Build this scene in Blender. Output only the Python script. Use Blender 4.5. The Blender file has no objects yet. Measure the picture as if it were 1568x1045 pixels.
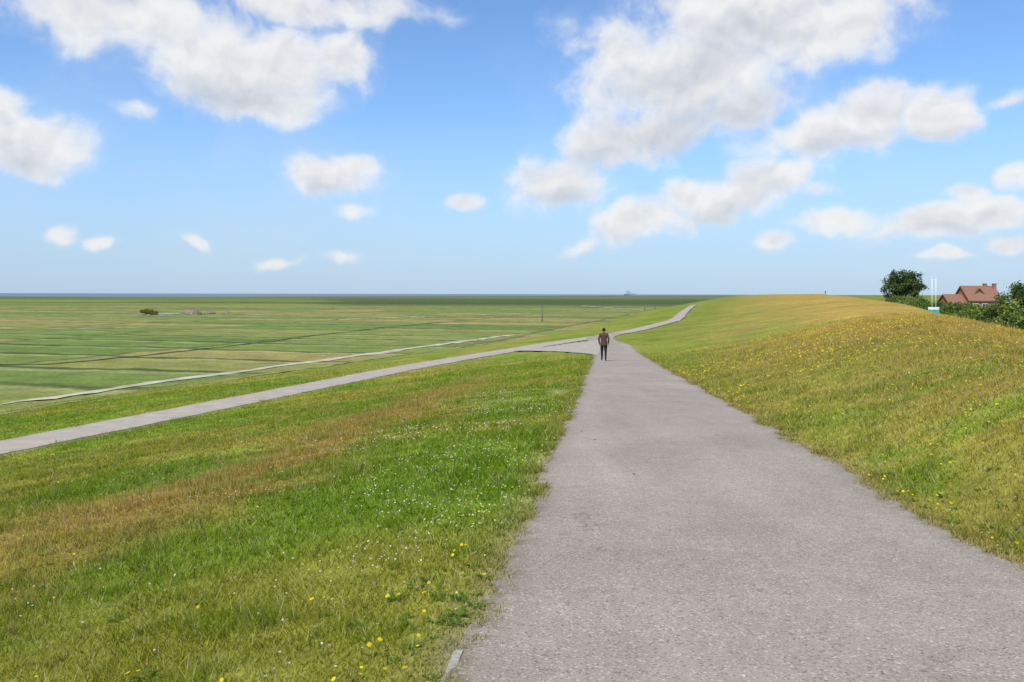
import bpy, math, numpy as np
import bmesh
from mathutils import Vector, Matrix
rng = np.random.default_rng(7)
scene = bpy.context.scene
EYE = 6.0     # camera height above the salt marsh

# ------------------------------------------------------------------ helpers
_T = rng.random((256,256))
def vnoise(x,y):
    xi=np.floor(x).astype(np.int64); yi=np.floor(y).astype(np.int64)
    fx=x-xi; fy=y-yi; fx=fx*fx*(3-2*fx); fy=fy*fy*(3-2*fy)
    a=_T[xi&255,yi&255]; b=_T[(xi+1)&255,yi&255]; c=_T[xi&255,(yi+1)&255]; d=_T[(xi+1)&255,(yi+1)&255]
    return (a*(1-fx)+b*fx)*(1-fy)+(c*(1-fx)+d*fx)*fy
def fbm(x,y,s=1.0,o=4,seed=0):
    x=np.asarray(x,float)*s+seed*17.3; y=np.asarray(y,float)*s+seed*9.1
    t=0;a=0.5;n=0
    for i in range(o):
        t=t+a*vnoise(x,y); n+=a; a*=0.5; x=x*2.03+5.1; y=y*2.03+3.7
    return t/n
def sstep(a,b,x):
    t=np.clip((x-a)/(b-a),0,1); return t*t*(3-2*t)
def mix(a,b,t):
    t=np.asarray(t)[...,None]; return a*(1-t)+b*t

def make_mesh(name, co, faces, mats=(), smooth=False, col=None, mat_idx=None, attr=None):
    me=bpy.data.meshes.new(name)
    co=np.asarray(co,dtype=np.float32)
    if isinstance(faces,np.ndarray):
        k=faces.shape[1]; m=faces.shape[0]
        me.vertices.add(len(co)); me.vertices.foreach_set('co',co.ravel())
        me.loops.add(m*k); me.loops.foreach_set('vertex_index',faces.astype(np.int32).ravel())
        me.polygons.add(m); me.polygons.foreach_set('loop_start',np.arange(0,m*k,k,dtype=np.int32))
        me.update(calc_edges=True)
    else:
        me.from_pydata([tuple(c) for c in co.tolist()],[],faces); me.update()
    for mt in mats: me.materials.append(mt)
    if mat_idx is not None: me.polygons.foreach_set('material_index',np.asarray(mat_idx,dtype=np.int32))
    me.polygons.foreach_set('use_smooth',np.full(len(me.polygons),smooth))
    if col is not None:
        c=np.ones((len(co),4),dtype=np.float32); c[:,:3]=col
        at=me.color_attributes.new('col','FLOAT_COLOR','POINT'); at.data.foreach_set('color',c.ravel())
    if attr:
        for k_,v in attr.items():
            at=me.attributes.new(k_,'FLOAT','POINT'); at.data.foreach_set('value',np.asarray(v,dtype=np.float32))
    ob=bpy.data.objects.new(name,me)
    scene.collection.objects.link(ob)
    return ob

class NT:
    def __init__(s,tree): s.t=tree; s.n=tree.nodes; s.l=tree.links
    def node(s,typ,**kw):
        n=s.n.new(typ)
        for k,v in kw.items(): setattr(n,k,v)
        return n
    def set(s,sock,v):
        if isinstance(v,bpy.types.NodeSocket): s.l.new(v,sock)
        else: sock.default_value=v
    def math(s,op,a,b=None,c=None,clamp=False):
        n=s.node('ShaderNodeMath',operation=op,use_clamp=clamp)
        s.set(n.inputs[0],a)
        if b is not None: s.set(n.inputs[1],b)
        if c is not None: s.set(n.inputs[2],c)
        return n.outputs[0]
    def noise(s,vec,scale,detail=4,rough=.55,dist=0,out='Fac'):
        n=s.node('ShaderNodeTexNoise'); s.set(n.inputs['Vector'],vec)
        n.inputs['Scale'].default_value=scale; n.inputs['Detail'].default_value=detail
        n.inputs['Roughness'].default_value=rough; n.inputs['Distortion'].default_value=dist
        return n.outputs[out]
    def maprange(s,v,a,b,c,d,smooth=False):
        n=s.node('ShaderNodeMapRange',interpolation_type='SMOOTHSTEP' if smooth else 'LINEAR')
        s.set(n.inputs['Value'],v)
        for i,x in zip(('From Min','From Max','To Min','To Max'),(a,b,c,d)): n.inputs[i].default_value=x
        return n.outputs[0]
    def mixc(s,fac,a,b,mode='MIX'):
        n=s.node('ShaderNodeMix',data_type='RGBA',blend_type=mode)
        s.set(n.inputs[0],fac)
        s.set(n.inputs[6],a if not isinstance(a,tuple) else (*a,1)); s.set(n.inputs[7],b if not isinstance(b,tuple) else (*b,1))
        return n.outputs[2]
    def vmul(s,col,f):
        n=s.node('ShaderNodeVectorMath',operation='SCALE'); s.set(n.inputs[0],col); s.set(n.inputs['Scale'],f); return n.outputs[0]

def new_mat(name,rough=.9,spec=.2):
    m=bpy.data.materials.new(name); m.use_nodes=True
    nt=NT(m.node_tree); b=m.node_tree.nodes['Principled BSDF']
    b.inputs['Roughness'].default_value=rough; b.inputs['Specular IOR Level'].default_value=spec
    return m,nt,b
def simple_mat(name,col,rough=.85,spec=.2,var=.25,scale=6.0,bump=0):
    m,nt,b=new_mat(name,rough,spec)
    tc=nt.node('ShaderNodeTexCoord').outputs['Object']
    n=nt.noise(tc,scale,4)
    f=nt.maprange(n,.3,.7,1-var,1+var)
    rgb=nt.node('ShaderNodeRGB'); rgb.outputs[0].default_value=(*col,1)
    nt.set(b.inputs['Base Color'],nt.vmul(rgb.outputs[0],f))
    if bump:
        bp=nt.node('ShaderNodeBump'); bp.inputs['Strength'].default_value=bump; nt.set(bp.inputs['Height'],n); nt.set(b.inputs['Normal'],bp.outputs[0])
    return m

# ------------------------------------------------------------------ land form
def smooth_tab(ys,xs,w=9):
    Y=np.arange(-400,9000,1.0); X=np.interp(Y,ys,xs)
    k=np.hanning(w+2); k/=k.sum(); p=len(k)//2
    Xp=np.concatenate([X[0]+(X[1]-X[0])*np.arange(-p,0), X, X[-1]+(X[-1]-X[-2])*np.arange(1,p+1)])
    return Y,np.convolve(Xp,k,'valid')[:len(Y)]
tP=smooth_tab([-400,24.2,28.9,36.5,49,57.3,69,79.5,88,105,143,165,200,318,600,1500,9000],
              [-155.2,-15.2,-13.6,-11.1,-7.1,-4.0,.9,5.3,9.4,16.2,28.6,34.0,42.0,70.5,150,400,2550],13)
tC=smooth_tab([-400,0,118,400,1500,9000],[-173,4.2,56.5,153,468,2760],41)
XP=lambda Y:np.interp(Y,*tP)
XC=lambda Y:np.interp(Y,*tC)
tCz=smooth_tab([-400,20,60,100,150,250,400,9000],[-1.0,-1.05,-1.3,-1.35,-1.0,-.25,.45,.5],31)
ZC=lambda Y:np.interp(Y,*tCz)
def XR(Y):
    a=.97+.1135*Y; t=sstep(70,100,Y); return a*(1-t)+XP(Y)*t
def ZR(Y):
    a=-1.45-.0488*np.maximum(Y,0); b=-4.6; k=.25
    h=np.clip(.5+.5*(a-b)/k,0,1); return b*(1-h)+a*h+k*h*(1-h)
HWR=lambda Y:1.6-.45*sstep(72,96,Y)
def rag(Y,seed): return ((fbm(Y,Y*0,1.1,4,seed)-.5)*.34+(fbm(Y,Y*0,7.0,3,seed+1)-.5)*.13)*sstep(60,40,Y)
RL=lambda Y:XR(Y)-HWR(Y)+rag(Y,3)
RR=lambda Y:XR(Y)+HWR(Y)+rag(Y,5)
HWP=.98; PSK=1.06
fa=np.array([float(XR(53.)-1.6)+.15,53.]); fc=np.array([float(XP(65.))+HWP*PSK-.1,65.5]); fm=np.array([6.2,66.3]); fK=np.array([9.1,82.])
FIL=np.array([(1-t)**2*fa+2*t*(1-t)*fm+t*t*fc for t in np.linspace(0,1,28)])
FPOLY=np.concatenate([FIL,[fK]])
def in_poly(X,Y,P):
    r=np.zeros(X.shape,bool); j=len(P)-1
    for i in range(len(P)):
        xi,yi=P[i];xj,yj=P[j]
        c=((yi>Y)!=(yj>Y))&(X<(xj-xi)*(Y-yi)/(yj-yi+1e-12)+xi); r^=c; j=i
    return r
def base(X,Y):
    xp=XP(Y); zr=ZR(Y)
    x0=xp-17; x1=xp-1.35; x2=xp+1.35
    x3=np.maximum(XR(Y)-HWR(Y)-.15,x2+.05); x4=np.maximum(XR(Y)+HWR(Y)+.15,x3+.1)
    x5=np.maximum(XC(Y)-2.2,x4+1.5); x6=np.maximum(XC(Y),x5+1.0); x7=x6+14
    zc=ZC(Y)
    t=lambda a,b:np.clip((X-a)/(b-a),0,1)
    sm=lambda t,k:t*(1-k)+k*t*t*(3-2*t)
    z=-6+1.4*sm(t(x0,x1),.6)
    z=z+(zr+4.6)*sm(t(x2,x3),.45)
    z=z+(zc-zr)*sm(t(x4,x5),.75)
    z=z-.06*t(x5,x6)
    z=z+(-5.5-(zc-.06))*sm(t(x6,x7),.7)
    return z
def dpath(X,Y):
    d1=np.maximum(RL(Y)-X, X-RR(Y))
    d2=(np.abs(X-XP(Y))-HWP*PSK)/PSK
    d=np.minimum(d1,d2)
    box=(Y>50)&(Y<84)&(X>-4)&(X<10)
    ins=np.zeros(X.shape,bool)
    if box.any(): ins[box]=in_poly(X[box],Y[box],FPOLY)
    return np.where(ins,-.6,d)
def shore(X): return 1450+np.maximum(0,X+600)*2.1+120*(fbm(X,X*0,.004,3,9)-.5)
def ground(X,Y):
    z=base(X,Y); d=dpath(X,Y); off=sstep(.15,1.6,d)
    z=z+off*((fbm(X,Y,.35,3,1)-.5)*.20+(fbm(X,Y,2.2,2,2)-.5)*.07)
    sea=sstep(0,60,Y-shore(X))*(X<XP(Y)-20)
    return z+EYE-3*sea
def terr(X,Y):
    d=dpath(X,Y)
    return ground(X,Y)-.06*sstep(-.05,-.2,d)*(1+np.clip(Y-40,0,200)/60)

G1=np.array([.120,.200,.012]); G2=np.array([.205,.240,.026]); OL=np.array([.275,.235,.042]); BR=np.array([.34,.20,.055])
ST=np.array([.48,.42,.20]); DIRT=np.array([.33,.26,.17]); GOLD=np.array([.40,.265,.050])
def grass_col(X,Y):
    n1=fbm(X,Y,.22,4,11); n2=fbm(X,Y,.9,3,12); n3=fbm(X,Y,.06,3,13)
    e=XR(Y)-1.6-X
    c=mix(G1+0*X[...,None],G2,np.clip(sstep(.35,.65,n1)*.6+sstep(4,30,Y)*.32+.05,0,1))
    left=(e>0)
    fade=sstep(42,22,Y)
    band=np.exp(-((e-4.7-(n1-.5)*4.2)/1.25)**2)*sstep(.28,.60,n2+.08)*fade
    band2=np.exp(-((e-9.5-(n1-.5)*3)/1.8)**2)*.5*sstep(.4,.6,n2)
    c=mix(c,BR,np.clip(np.where(left,band+band2,0)*.78,0,.78))
    c=mix(c,OL,np.where(left,sstep(.46,.66,n1)*.6,0))
    p=np.exp(-(((X-.2)/1.3)**2+((Y-20.5)/1.4)**2))
    c=mix(c,ST,p*sstep(.35,.6,n2)*.9)
    x4=XR(Y)+1.6; tt=np.clip((X-x4)/np.maximum(XC(Y)-x4,1),0,1.4)
    right=(X>x4)
    r=mix(G2*.98+0*X[...,None],OL,sstep(.25,.62,n1+.25*tt))
    r=mix(r,GOLD,np.clip(sstep(.32,.85,tt+.6*(n3-.5)+.25*(n1-.5))*.9*sstep(8,30,Y),0,1))
    r=mix(r,BR,sstep(.54,.70,n1)*.55*sstep(.1,.5,tt))
    r=mix(r,G1,sstep(.50,.68,n2)*.65*sstep(24,8,Y))
    r=mix(r,G2*.9,sstep(.30,.12,tt)*sstep(20,45,Y)*.8)
    c=np.where(right[...,None],r,c)
    c=mix(c,G1*.9,np.where(X>XC(Y)+1,.7,0))
    d=dpath(X,Y)
    v=np.exp(-(np.clip(d,0,9)/.22)**2)
    c=mix(c,np.where((X>XR(Y))[...,None],np.array([.29,.22,.075]),np.array([.25,.235,.07])),v*.85*sstep(.2,.5,n2+.1))
    return c

def axis(lo,hi,step,g,minv,maxv):
    a=list(np.arange(lo,hi,step)); s=step
    while a[-1]<maxv: s*=g; a.append(a[-1]+s)
    b=[];s=step;v=lo
    while v>minv: s*=g; v-=s; b.append(v)
    return np.array(b[::-1]+a)
gx=axis(-13,13,.15,1.035,-6500,6500); gy=axis(2,22,.15,1.026,-60,8800)
gy=gy[gy>-60]
GX,GY=np.meshgrid(gx,gy); nx,ny=len(gx),len(gy)
GZ=terr(GX,GY)
I=np.arange(nx*ny).reshape(ny,nx)
F=np.stack([I[:-1,:-1],I[:-1,1:],I[1:,1:],I[1:,:-1]],-1).reshape(-1,4)
x=GX.ravel(); y=GY.ravel()
col=grass_col(x,y)
d=dpath(x,y)
col=mix(col,DIRT,np.exp(-(np.clip(d+.02,0,9)/.09)**2)*.7*sstep(60,30,y))
marsh=sstep(-13.5,-17.5,x-XP(y))
far=np.array([.190,.225,.042])+0*x[:,None]
nf=fbm(x,y*2.2,.006,5,21); nf2=fbm(x,y*3,.02,4,22)
far=mix(far,np.array([.105,.135,.032]),sstep(.40,.6,nf)*sstep(190,330,y)*.85)
far=mix(far,np.array([.30,.245,.085]),sstep(.50,.64,nf2)*sstep(130,240,y)*sstep(500,350,y)*.6)
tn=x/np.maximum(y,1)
band=sstep(360,430,y)*sstep(1200,900,y)*sstep(-.27,-.20,tn+.10*(nf-.5))  # cloud shadow across the far marsh, painted into the ground colour
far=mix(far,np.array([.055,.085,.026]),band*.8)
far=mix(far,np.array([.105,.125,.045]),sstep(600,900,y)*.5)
far=mix(far,np.array([.14,.155,.085]),sstep(1000,1600,y)*.7)  # distance haze painted in: the farthest marsh turns paler and greyer
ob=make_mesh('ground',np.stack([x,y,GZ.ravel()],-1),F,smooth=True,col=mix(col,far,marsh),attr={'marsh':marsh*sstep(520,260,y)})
m,nt,b=new_mat('grassland',.95,.1)
geo=nt.node('ShaderNodeNewGeometry').outputs['Position']
ca=nt.node('ShaderNodeVertexColor',layer_name='col').outputs[0]
ma=nt.node('ShaderNodeAttribute',attribute_name='marsh').outputs['Fac']
mp=nt.node('ShaderNodeMapping',vector_type='POINT'); nt.set(mp.inputs[0],geo); mp.inputs['Rotation'].default_value=(0,0,math.radians(15))
warp=nt.noise(geo,.05,3,out='Color')
wsub=nt.node('ShaderNodeVectorMath',operation='SUBTRACT'); nt.set(wsub.inputs[0],warp); wsub.inputs[1].default_value=(.5,.5,.5)
wadd=nt.node('ShaderNodeVectorMath',operation='ADD'); nt.set(wadd.inputs[0],mp.outputs[0]); nt.set(wadd.inputs[1],nt.vmul(wsub.outputs[0],5.0))
sp=nt.node('ShaderNodeSeparateXYZ'); nt.set(sp.inputs[0],wadd.outputs[0])
PX_,PY_=29.0,11.0
sx=nt.math('DIVIDE',sp.outputs[0],PX_)
blk=nt.node('ShaderNodeTexWhiteNoise',noise_dimensions='1D'); nt.set(blk.inputs['W'],nt.math('FLOOR',sx))
sy=nt.math('ADD',nt.math('DIVIDE',sp.outputs[1],PY_),nt.math('MULTIPLY',blk.outputs[0],.9))
def line(v,period,wid):
    fr=nt.math('FRACT',v); a=nt.math('ABSOLUTE',nt.math('SUBTRACT',fr,.5)); dd=nt.math('MULTIPLY',nt.math('SUBTRACT',.5,a),period)
    return nt.maprange(dd,wid*.3,wid,1,0,True)
lx=line(sx,PX_,.8); ly=line(sy,PY_,1.15)
cid=nt.node('ShaderNodeCombineXYZ'); nt.set(cid.inputs[0],nt.math('FLOOR',sx)); nt.set(cid.inputs[1],nt.math('FLOOR',sy))
wn=nt.node('ShaderNodeTexWhiteNoise',noise_dimensions='3D'); nt.set(wn.inputs[0],cid.outputs[0])
cr=nt.node('ShaderNodeValToRGB'); nt.set(cr.inputs[0],wn.outputs[0])
els=cr.color_ramp.elements
els[0].position=0; els[0].color=(.110,.175,.035,1); els[1].position=1; els[1].color=(.235,.25,.06,1)
for p,c in ((.22,(.155,.215,.042)),(.45,(.235,.24,.06)),(.62,(.35,.25,.09)),(.76,(.29,.235,.07)),(.86,(.135,.19,.04))):
    e=els.new(p); e.color=(*c,1)
patch=nt.maprange(nt.noise(geo,.05,5),.4,.62,0,1)
strip=nt.mixc(nt.math('MULTIPLY',patch,.4),cr.outputs[0],(.185,.215,.045))
brk=nt.maprange(nt.noise(geo,.035,3),.36,.52,.3,1)
# pale dried rims next to the drains
rimy=nt.math('SUBTRACT',line(nt.math('ADD',sy,.13),PY_,1.4),0.0)
strip=nt.mixc(nt.math('MULTIPLY',nt.math('MULTIPLY',rimy,.45),brk),strip,(.36,.32,.14))
lines=nt.math('MULTIPLY',nt.math('MAXIMUM',nt.math('MULTIPLY',lx,.65),nt.math('MULTIPLY',ly,.85)),brk)
strip=nt.mixc(lines,strip,(.05,.08,.022))
c0=nt.mixc(ma,ca,strip)
n1=nt.noise(geo,28,4,.65); n2=nt.noise(geo,3.0,4,.6); n3=nt.noise(geo,.35,4,.6); n0=nt.noise(geo,.08,4,.6)
f=nt.math('MULTIPLY',nt.math('MULTIPLY',nt.maprange(n1,.3,.7,.66,1.34),nt.maprange(n0,.3,.7,.86,1.14)),nt.math('MULTIPLY',nt.maprange(n2,.3,.7,.72,1.28),nt.maprange(n3,.3,.7,.78,1.22)))
nt.set(b.inputs['Base Color'],nt.vmul(c0,f))
bp=nt.node('ShaderNodeBump'); bp.inputs['Strength'].default_value=.5; bp.inputs['Distance'].default_value=.05; nt.set(bp.inputs['Height'],n2); nt.set(b.inputs['Normal'],bp.outputs[0])
ob.data.materials.append(m)

# ------------------------------------------------------------------ pavements
asph,nt,b=new_mat('worn_asphalt',.92,.12)
geo=nt.node('ShaderNodeNewGeometry').outputs['Position']
big=nt.noise(geo,.55,4,.6); mid=nt.noise(geo,6,4,.65); fine=nt.noise(geo,95,2,.7)
vo=nt.node('ShaderNodeTexVoronoi'); nt.set(vo.inputs['Vector'],geo); vo.inputs['Scale'].default_value=90
sepc=nt.node('ShaderNodeSeparateColor'); nt.set(sepc.inputs[0],vo.outputs['Color'])
light=nt.maprange(sepc.outputs[0],.86,.95,0,.5); dark=nt.maprange(sepc.outputs[1],.82,.95,0,.6)
mpx=nt.node('ShaderNodeMapping'); nt.set(mpx.inputs[0],geo); mpx.inputs['Rotation'].default_value=(0,0,math.radians(6.5)); mpx.inputs['Scale'].default_value=(1,.06,1)
streak=nt.noise(mpx.outputs[0],1.7,4,.6)
f=nt.math('MULTIPLY',nt.math('MULTIPLY',nt.maprange(big,.3,.7,.90,1.08),nt.maprange(mid,.3,.7,.93,1.07)),nt.math('MULTIPLY',nt.maprange(fine,.3,.7,.80,1.20),nt.maprange(streak,.3,.7,.93,1.07)))
c=nt.mixc(big,(.325,.268,.212),(.362,.302,.240))
c=nt.mixc(light,c,(.62,.56,.48)); c=nt.mixc(dark,c,(.14,.117,.092))
vc=nt.node('ShaderNodeTexVoronoi',feature='DISTANCE_TO_EDGE'); wv_=nt.node('ShaderNodeVectorMath',operation='ADD'); nt.set(wv_.inputs[0],geo); nt.set(wv_.inputs[1],nt.vmul(nt.noise(geo,2.5,4,.6,out='Color'),.8)); nt.set(vc.inputs['Vector'],wv_.outputs[0]); vc.inputs['Scale'].default_value=.55
crk=nt.math('MULTIPLY',nt.maprange(vc.outputs['Distance'],.0,.006,.5,0),nt.maprange(nt.noise(geo,.4,2),.50,.60,0,1))
c=nt.mixc(crk,c,(.10,.085,.065))
ed=nt.node('ShaderNodeAttribute',attribute_name='edge').outputs['Fac']
edn=nt.math('MULTIPLY',ed,nt.maprange(nt.noise(geo,9,4,.7),.36,.60,0,1))
c=nt.mixc(edn,c,(.21,.165,.10))
nt.set(b.inputs['Base Color'],nt.vmul(c,f))
bp=nt.node('ShaderNodeBump'); bp.inputs['Strength'].default_value=.5; bp.inputs['Distance'].default_value=.005; nt.set(bp.inputs['Height'],nt.math('ADD',fine,vo.outputs['Distance'])); nt.set(b.inputs['Normal'],bp.outputs[0])

conc=simple_mat('pale_asphalt',(.40,.34,.265),var=.12,scale=1.5)
glintm=simple_mat('creek_glint_surface',(.46,.41,.29),var=.3,scale=.6)
mudm=simple_mat('ditch_mud',(.055,.07,.028),var=.4,scale=.5)
brownm=simple_mat('bare_soil',(.30,.22,.11),var=.4,scale=.4)

def strip_mesh(name,Y,L,R,zf,lift,mat,nc=10):
    t=np.linspace(0,1,nc+1)
    X=L[:,None]*(1-t)+R[:,None]*t; YY=np.repeat(Y[:,None],nc+1,1)
    Z=zf(X,YY)+lift(YY)
    n=len(Y); X=np.concatenate([X[:,:1]-.01,X,X[:,-1:]+.01],1); YY=np.concatenate([YY[:,:1],YY,YY[:,-1:]],1); Z=np.concatenate([Z[:,:1]-.12,Z,Z[:,-1:]-.12],1)
    w=X.shape[1]; I=np.arange(n*w).reshape(n,w)
    F=np.stack([I[:-1,:-1],I[:-1,1:],I[1:,1:],I[1:,:-1]],-1).reshape(-1,4)
    e=np.minimum(X-L[:,None],R[:,None]-X)
    return make_mesh(name,np.stack([X,YY,Z],-1).reshape(-1,3),F,[mat],smooth=False,attr={'edge':np.exp(-(np.clip(e,0,9)/.13)**2).ravel()})
zb=lambda X,Y:base(X,Y)+EYE
Yr=np.concatenate([np.arange(-8,25,.05),np.arange(25,97,.3)])
strip_mesh('asphalt_path',Yr,RL(Yr),RR(Yr),zb,lambda Y:.014+Y*.0003,asph,24)
Ym=np.concatenate([np.arange(-40,120,.3),np.arange(120,345,1.5)])
strip_mesh('dike_path',Ym,XP(Ym)-HWP*PSK+(fbm(Ym,Ym*0,.8,4,71)-.5)*.3,XP(Ym)+HWP*PSK+(fbm(Ym,Ym*0,.8,4,73)-.5)*.3,zb,lambda Y:.022+np.clip(Y-90,0,300)*.0008,conc,6)
vs=[];nr=10;nc=len(FIL)
for i in range(nr+1):
    for j in range(nc): vs.append(FIL[j]*(1-i/nr)+fK*(i/nr))
vs=np.array(vs); fs=[(i*nc+j,i*nc+j+1,(i+1)*nc+j+1,(i+1)*nc+j) for i in range(nr) for j in range(nc-1)]
make_mesh('path_junction',np.column_stack([vs,base(vs[:,0],vs[:,1])+EYE+.042]),fs,[conc])

def ribbon(name,pts,w,mat,lift=.06,wob=.3,seed=0):
    P=np.array(pts,float); seg=np.hypot(*np.diff(P,axis=0).T); s=np.concatenate([[0],np.cumsum(seg)])
    u=np.arange(0,s[-1],1.0); X=np.interp(u,s,P[:,0]); Y=np.interp(u,s,P[:,1])
    k=np.ones(5)/5
    if len(u)>20:
        X[2:-2]=np.convolve(X,k,'valid'); Y[2:-2]=np.convolve(Y,k,'valid')
    X=X+(fbm(u,u*0,.12,3,seed+40)-.5)*wob*3
    tx=np.gradient(X); ty=np.gradient(Y); l=np.hypot(tx,ty); nxn,nyn=ty/l,-tx/l
    ww=w*(.3+1.4*fbm(u,u*0,.25,3,seed+60))
    ww=ww*np.clip(np.minimum(u,u[-1]-u)/3,0.05,1)
    L=np.stack([X-nxn*ww/2,Y-nyn*ww/2],-1); R=np.stack([X+nxn*ww/2,Y+nyn*ww/2],-1); M=(L+R)/2
    V=np.stack([L,M,R],1).reshape(-1,2); z=ground(V[:,0],V[:,1])+lift
    n=len(u); I=np.arange(n*3).reshape(n,3)
    F=np.stack([I[:-1,:-1],I[:-1,1:],I[1:,1:],I[1:,:-1]],-1).reshape(-1,4)
    return make_mesh(name,np.column_stack([V,z]),F,[mat])
ribbon('creek_glint',[(-27.5,43.5),(-26.7,46),(-20,65),(-12.5,85),(-5.4,105),(1,122)],1.15,glintm,.04,.15,1)
ribbon('soil_strip',[(-29,30),(-22.7,45),(-15.8,64),(-9,82),(-2.5,99)],.9,brownm,.025,.3,2)
ribbon('creek_glint',[(-43,183),(-36,193),(-28,205),(-12,228),(6,250)],1.3,glintm,.09,.3,3)  # pale strip standing in for light on creek water
ribbon('creek_glint',[(-78,136),(-66,140),(-62,141)],1.2,glintm,.09,.3,4)  # short pale strip, also painted light on creek water
ribbon('creek_glint',[(-150,215),(-110,222),(-80,232),(-60,240)],1.3,glintm,.09,.5,14)
ribbon('drainage_ditch',[(-75,61),(-52,68.5),(-39.5,68),(-36.9,72.5),(-34,86),(-31.8,93.4),(-27.5,120),(-22,149),(-13,180)],.5,mudm,.04,.25,5)
ribbon('drainage_ditch',[(-30,212),(-18,208),(-4,206)],1.6,mudm,.06,.4,6)
ribbon('drainage_ditch',[(-200,320),(-120,330),(-60,345),(0,352),(60,372)],2.5,mudm,.1,1.0,8)
ribbon('drainage_ditch',[(-300,520),(-120,560),(80,600)],5,mudm,.12,3,9)
ribbon('creek_glint',[(36,420),(44,350),(50,300)],1.6,glintm,.12,.4,10)

# sea
seam,nt,b=new_mat('sea_water',.55,.4)
geo=nt.node('ShaderNodeNewGeometry').outputs['Position']
nt.set(b.inputs['Base Color'],nt.mixc(nt.noise(geo,.004,4),(.12,.16,.20),(.17,.21,.24)))
make_mesh('sea',[(-40000,1300,-.5),(40000,1300,-.5),(40000,45000,-.5),(-40000,45000,-.5)],[(0,1,2,3)],[seam])
pm,nt,b=new_mat('pond_water',.08,.5); b.inputs['Base Color'].default_value=(.12,.18,.26,1)
a=np.linspace(0,2*np.pi,48,endpoint=False); rr=1+.35*(fbm(np.cos(a)*2+5,np.sin(a)*2+5,1,3,4)-.5)
make_mesh('pond',np.column_stack([-99+3.2*rr*np.cos(a),231+7*rr*np.sin(a),np.full(48,.16)]),[tuple(range(48))],[pm])
rockm=simple_mat('weathered_rock',(.22,.17,.13),var=.5,scale=2,bump=.4)
def rock(name,c,s,seed):
    bm=bmesh.new(); bmesh.ops.create_icosphere(bm,subdivisions=3,radius=1)
    r=np.random.default_rng(seed); o=r.random(3)*9
    for v in bm.verts:
        n=float(fbm(np.array([v.co.x*1.3+o[0]+v.co.z]),np.array([v.co.y*1.3+o[1]-v.co.z]),1,4,seed)[0])
        v.co*= .65+.75*n
        v.co=Vector((v.co.x*s[0],v.co.y*s[1],v.co.z*s[2]))
    me=bpy.data.meshes.new(name); bm.to_mesh(me); bm.free(); me.materials.append(rockm)
    o=bpy.data.objects.new(name,me); o.location=c; scene.collection.objects.link(o)
for i,(rx,ry,sx_,sz) in enumerate([(-92.5,236,2.4,1.1),(-88.5,238,1.5,.7),(-96,241,1.6,1.1),(-101,222,1.2,.5),(-84,239,1.4,.6)]):
    rock('boulder',(rx,ry,.1),(sx_,sx_*.8,sz),30+i)

# ------------------------------------------------------------------ grass blades
def leaf_mat(name,transl=.35):
    m=bpy.data.materials.new(name); m.use_nodes=True; nt=NT(m.node_tree); nt.n.clear()
    out=nt.node('ShaderNodeOutputMaterial'); ca=nt.node('ShaderNodeVertexColor',layer_name='col').outputs[0]
    d_=nt.node('ShaderNodeBsdfDiffuse'); t_=nt.node('ShaderNodeBsdfTranslucent'); mx=nt.node('ShaderNodeMixShader')
    nt.set(d_.inputs[0],ca); nt.set(t_.inputs[0],ca); mx.inputs[0].default_value=transl
    nt.l.new(d_.outputs[0],mx.inputs[1]); nt.l.new(t_.outputs[0],mx.inputs[2]); nt.l.new(mx.outputs[0],out.inputs[0])
    return m
bladem=leaf_mat('grass_blade',.3)
N=830000
a0,b0=2.5**.4,62**.4
Y=(a0+rng.random(N)*(b0-a0))**2.5
X=(rng.random(N)*2-1)*(.74*Y+1.0)
Nm=45000; Ym_=(a0+rng.random(Nm)*(b0-a0))**2.5; sd_=rng.random(Nm)<.5; off_=np.abs(rng.normal(0,.10,Nm))*(1+Ym_/25)
tus=fbm(Ym_,sd_*7.0,2.6,3,83)
Xm_=np.where(sd_,RL(Ym_)+.05-off_,RR(Ym_)-.05+off_)
km=rng.random(Nm)<sstep(.40,.62,tus)
margin=np.concatenate([np.zeros(N,bool),np.ones(km.sum(),bool)])
X=np.concatenate([X,Xm_[km]]); Y=np.concatenate([Y,Ym_[km]])
d=dpath(X,Y)
M_=len(X)
keep=((d>-.06+.10*rng.random(M_)**.5-.10*sstep(.5,.65,fbm(X,Y,4,2,8)))|margin)&(X<XC(Y)+3)&(X>XP(Y)-16)&(rng.random(M_)<sstep(62,36,Y)*1.2)&((d>-.22)|((Y>50)&(d>-.05)))
keep&=~((Y>50)&(d<-.04))
X=X[keep];Y=Y[keep];d=d[keep];margin=margin[keep];n=len(X)
Z=terr(X,Y)
Z=np.where(d<0,np.maximum(Z,zb(X,Y)+.01),Z)
sc=(np.maximum(Y,3)/5)**.55
clump=sstep(.58,.74,fbm(X,Y,1.9,3,35))
h=(.018+.038*rng.random(n))*(.4+1.15*fbm(X,Y,1.3,3,31))*sc**.45*(1+1.0*clump)
h*=np.where(d<.15,.8,1)*np.where(margin,1.15,1)
w=(.0028+.003*rng.random(n))*sc
ang=rng.random(n)*2*np.pi; lean=h*(.35+1.0*rng.random(n)); la=rng.random(n)*2*np.pi
col=grass_col(X,Y)
v=rng.random(n)
n4=fbm(X,Y,5.0,3,36)
col=col*(.66+1.0*v[:,None])*(.68+.60*n4[:,None])*(1+.16*sstep(14,48,Y))[:,None]
col=mix(col,G1*1.2,clump*.55)
col[:,2]*=.72
dry=rng.random(n)<.10+.12*(X>XR(Y))+.12*(n4>.6)
col=np.where(dry[:,None],mix(col,ST*1.15,np.full(n,.65)),col)
e=XR(Y)-1.6-X
seedz=(np.exp(-((e-4.7)/1.5)**2)*sstep(45,20,Y)+.45*(X>XR(Y)+3)*(X<XC(Y)+1))
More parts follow.
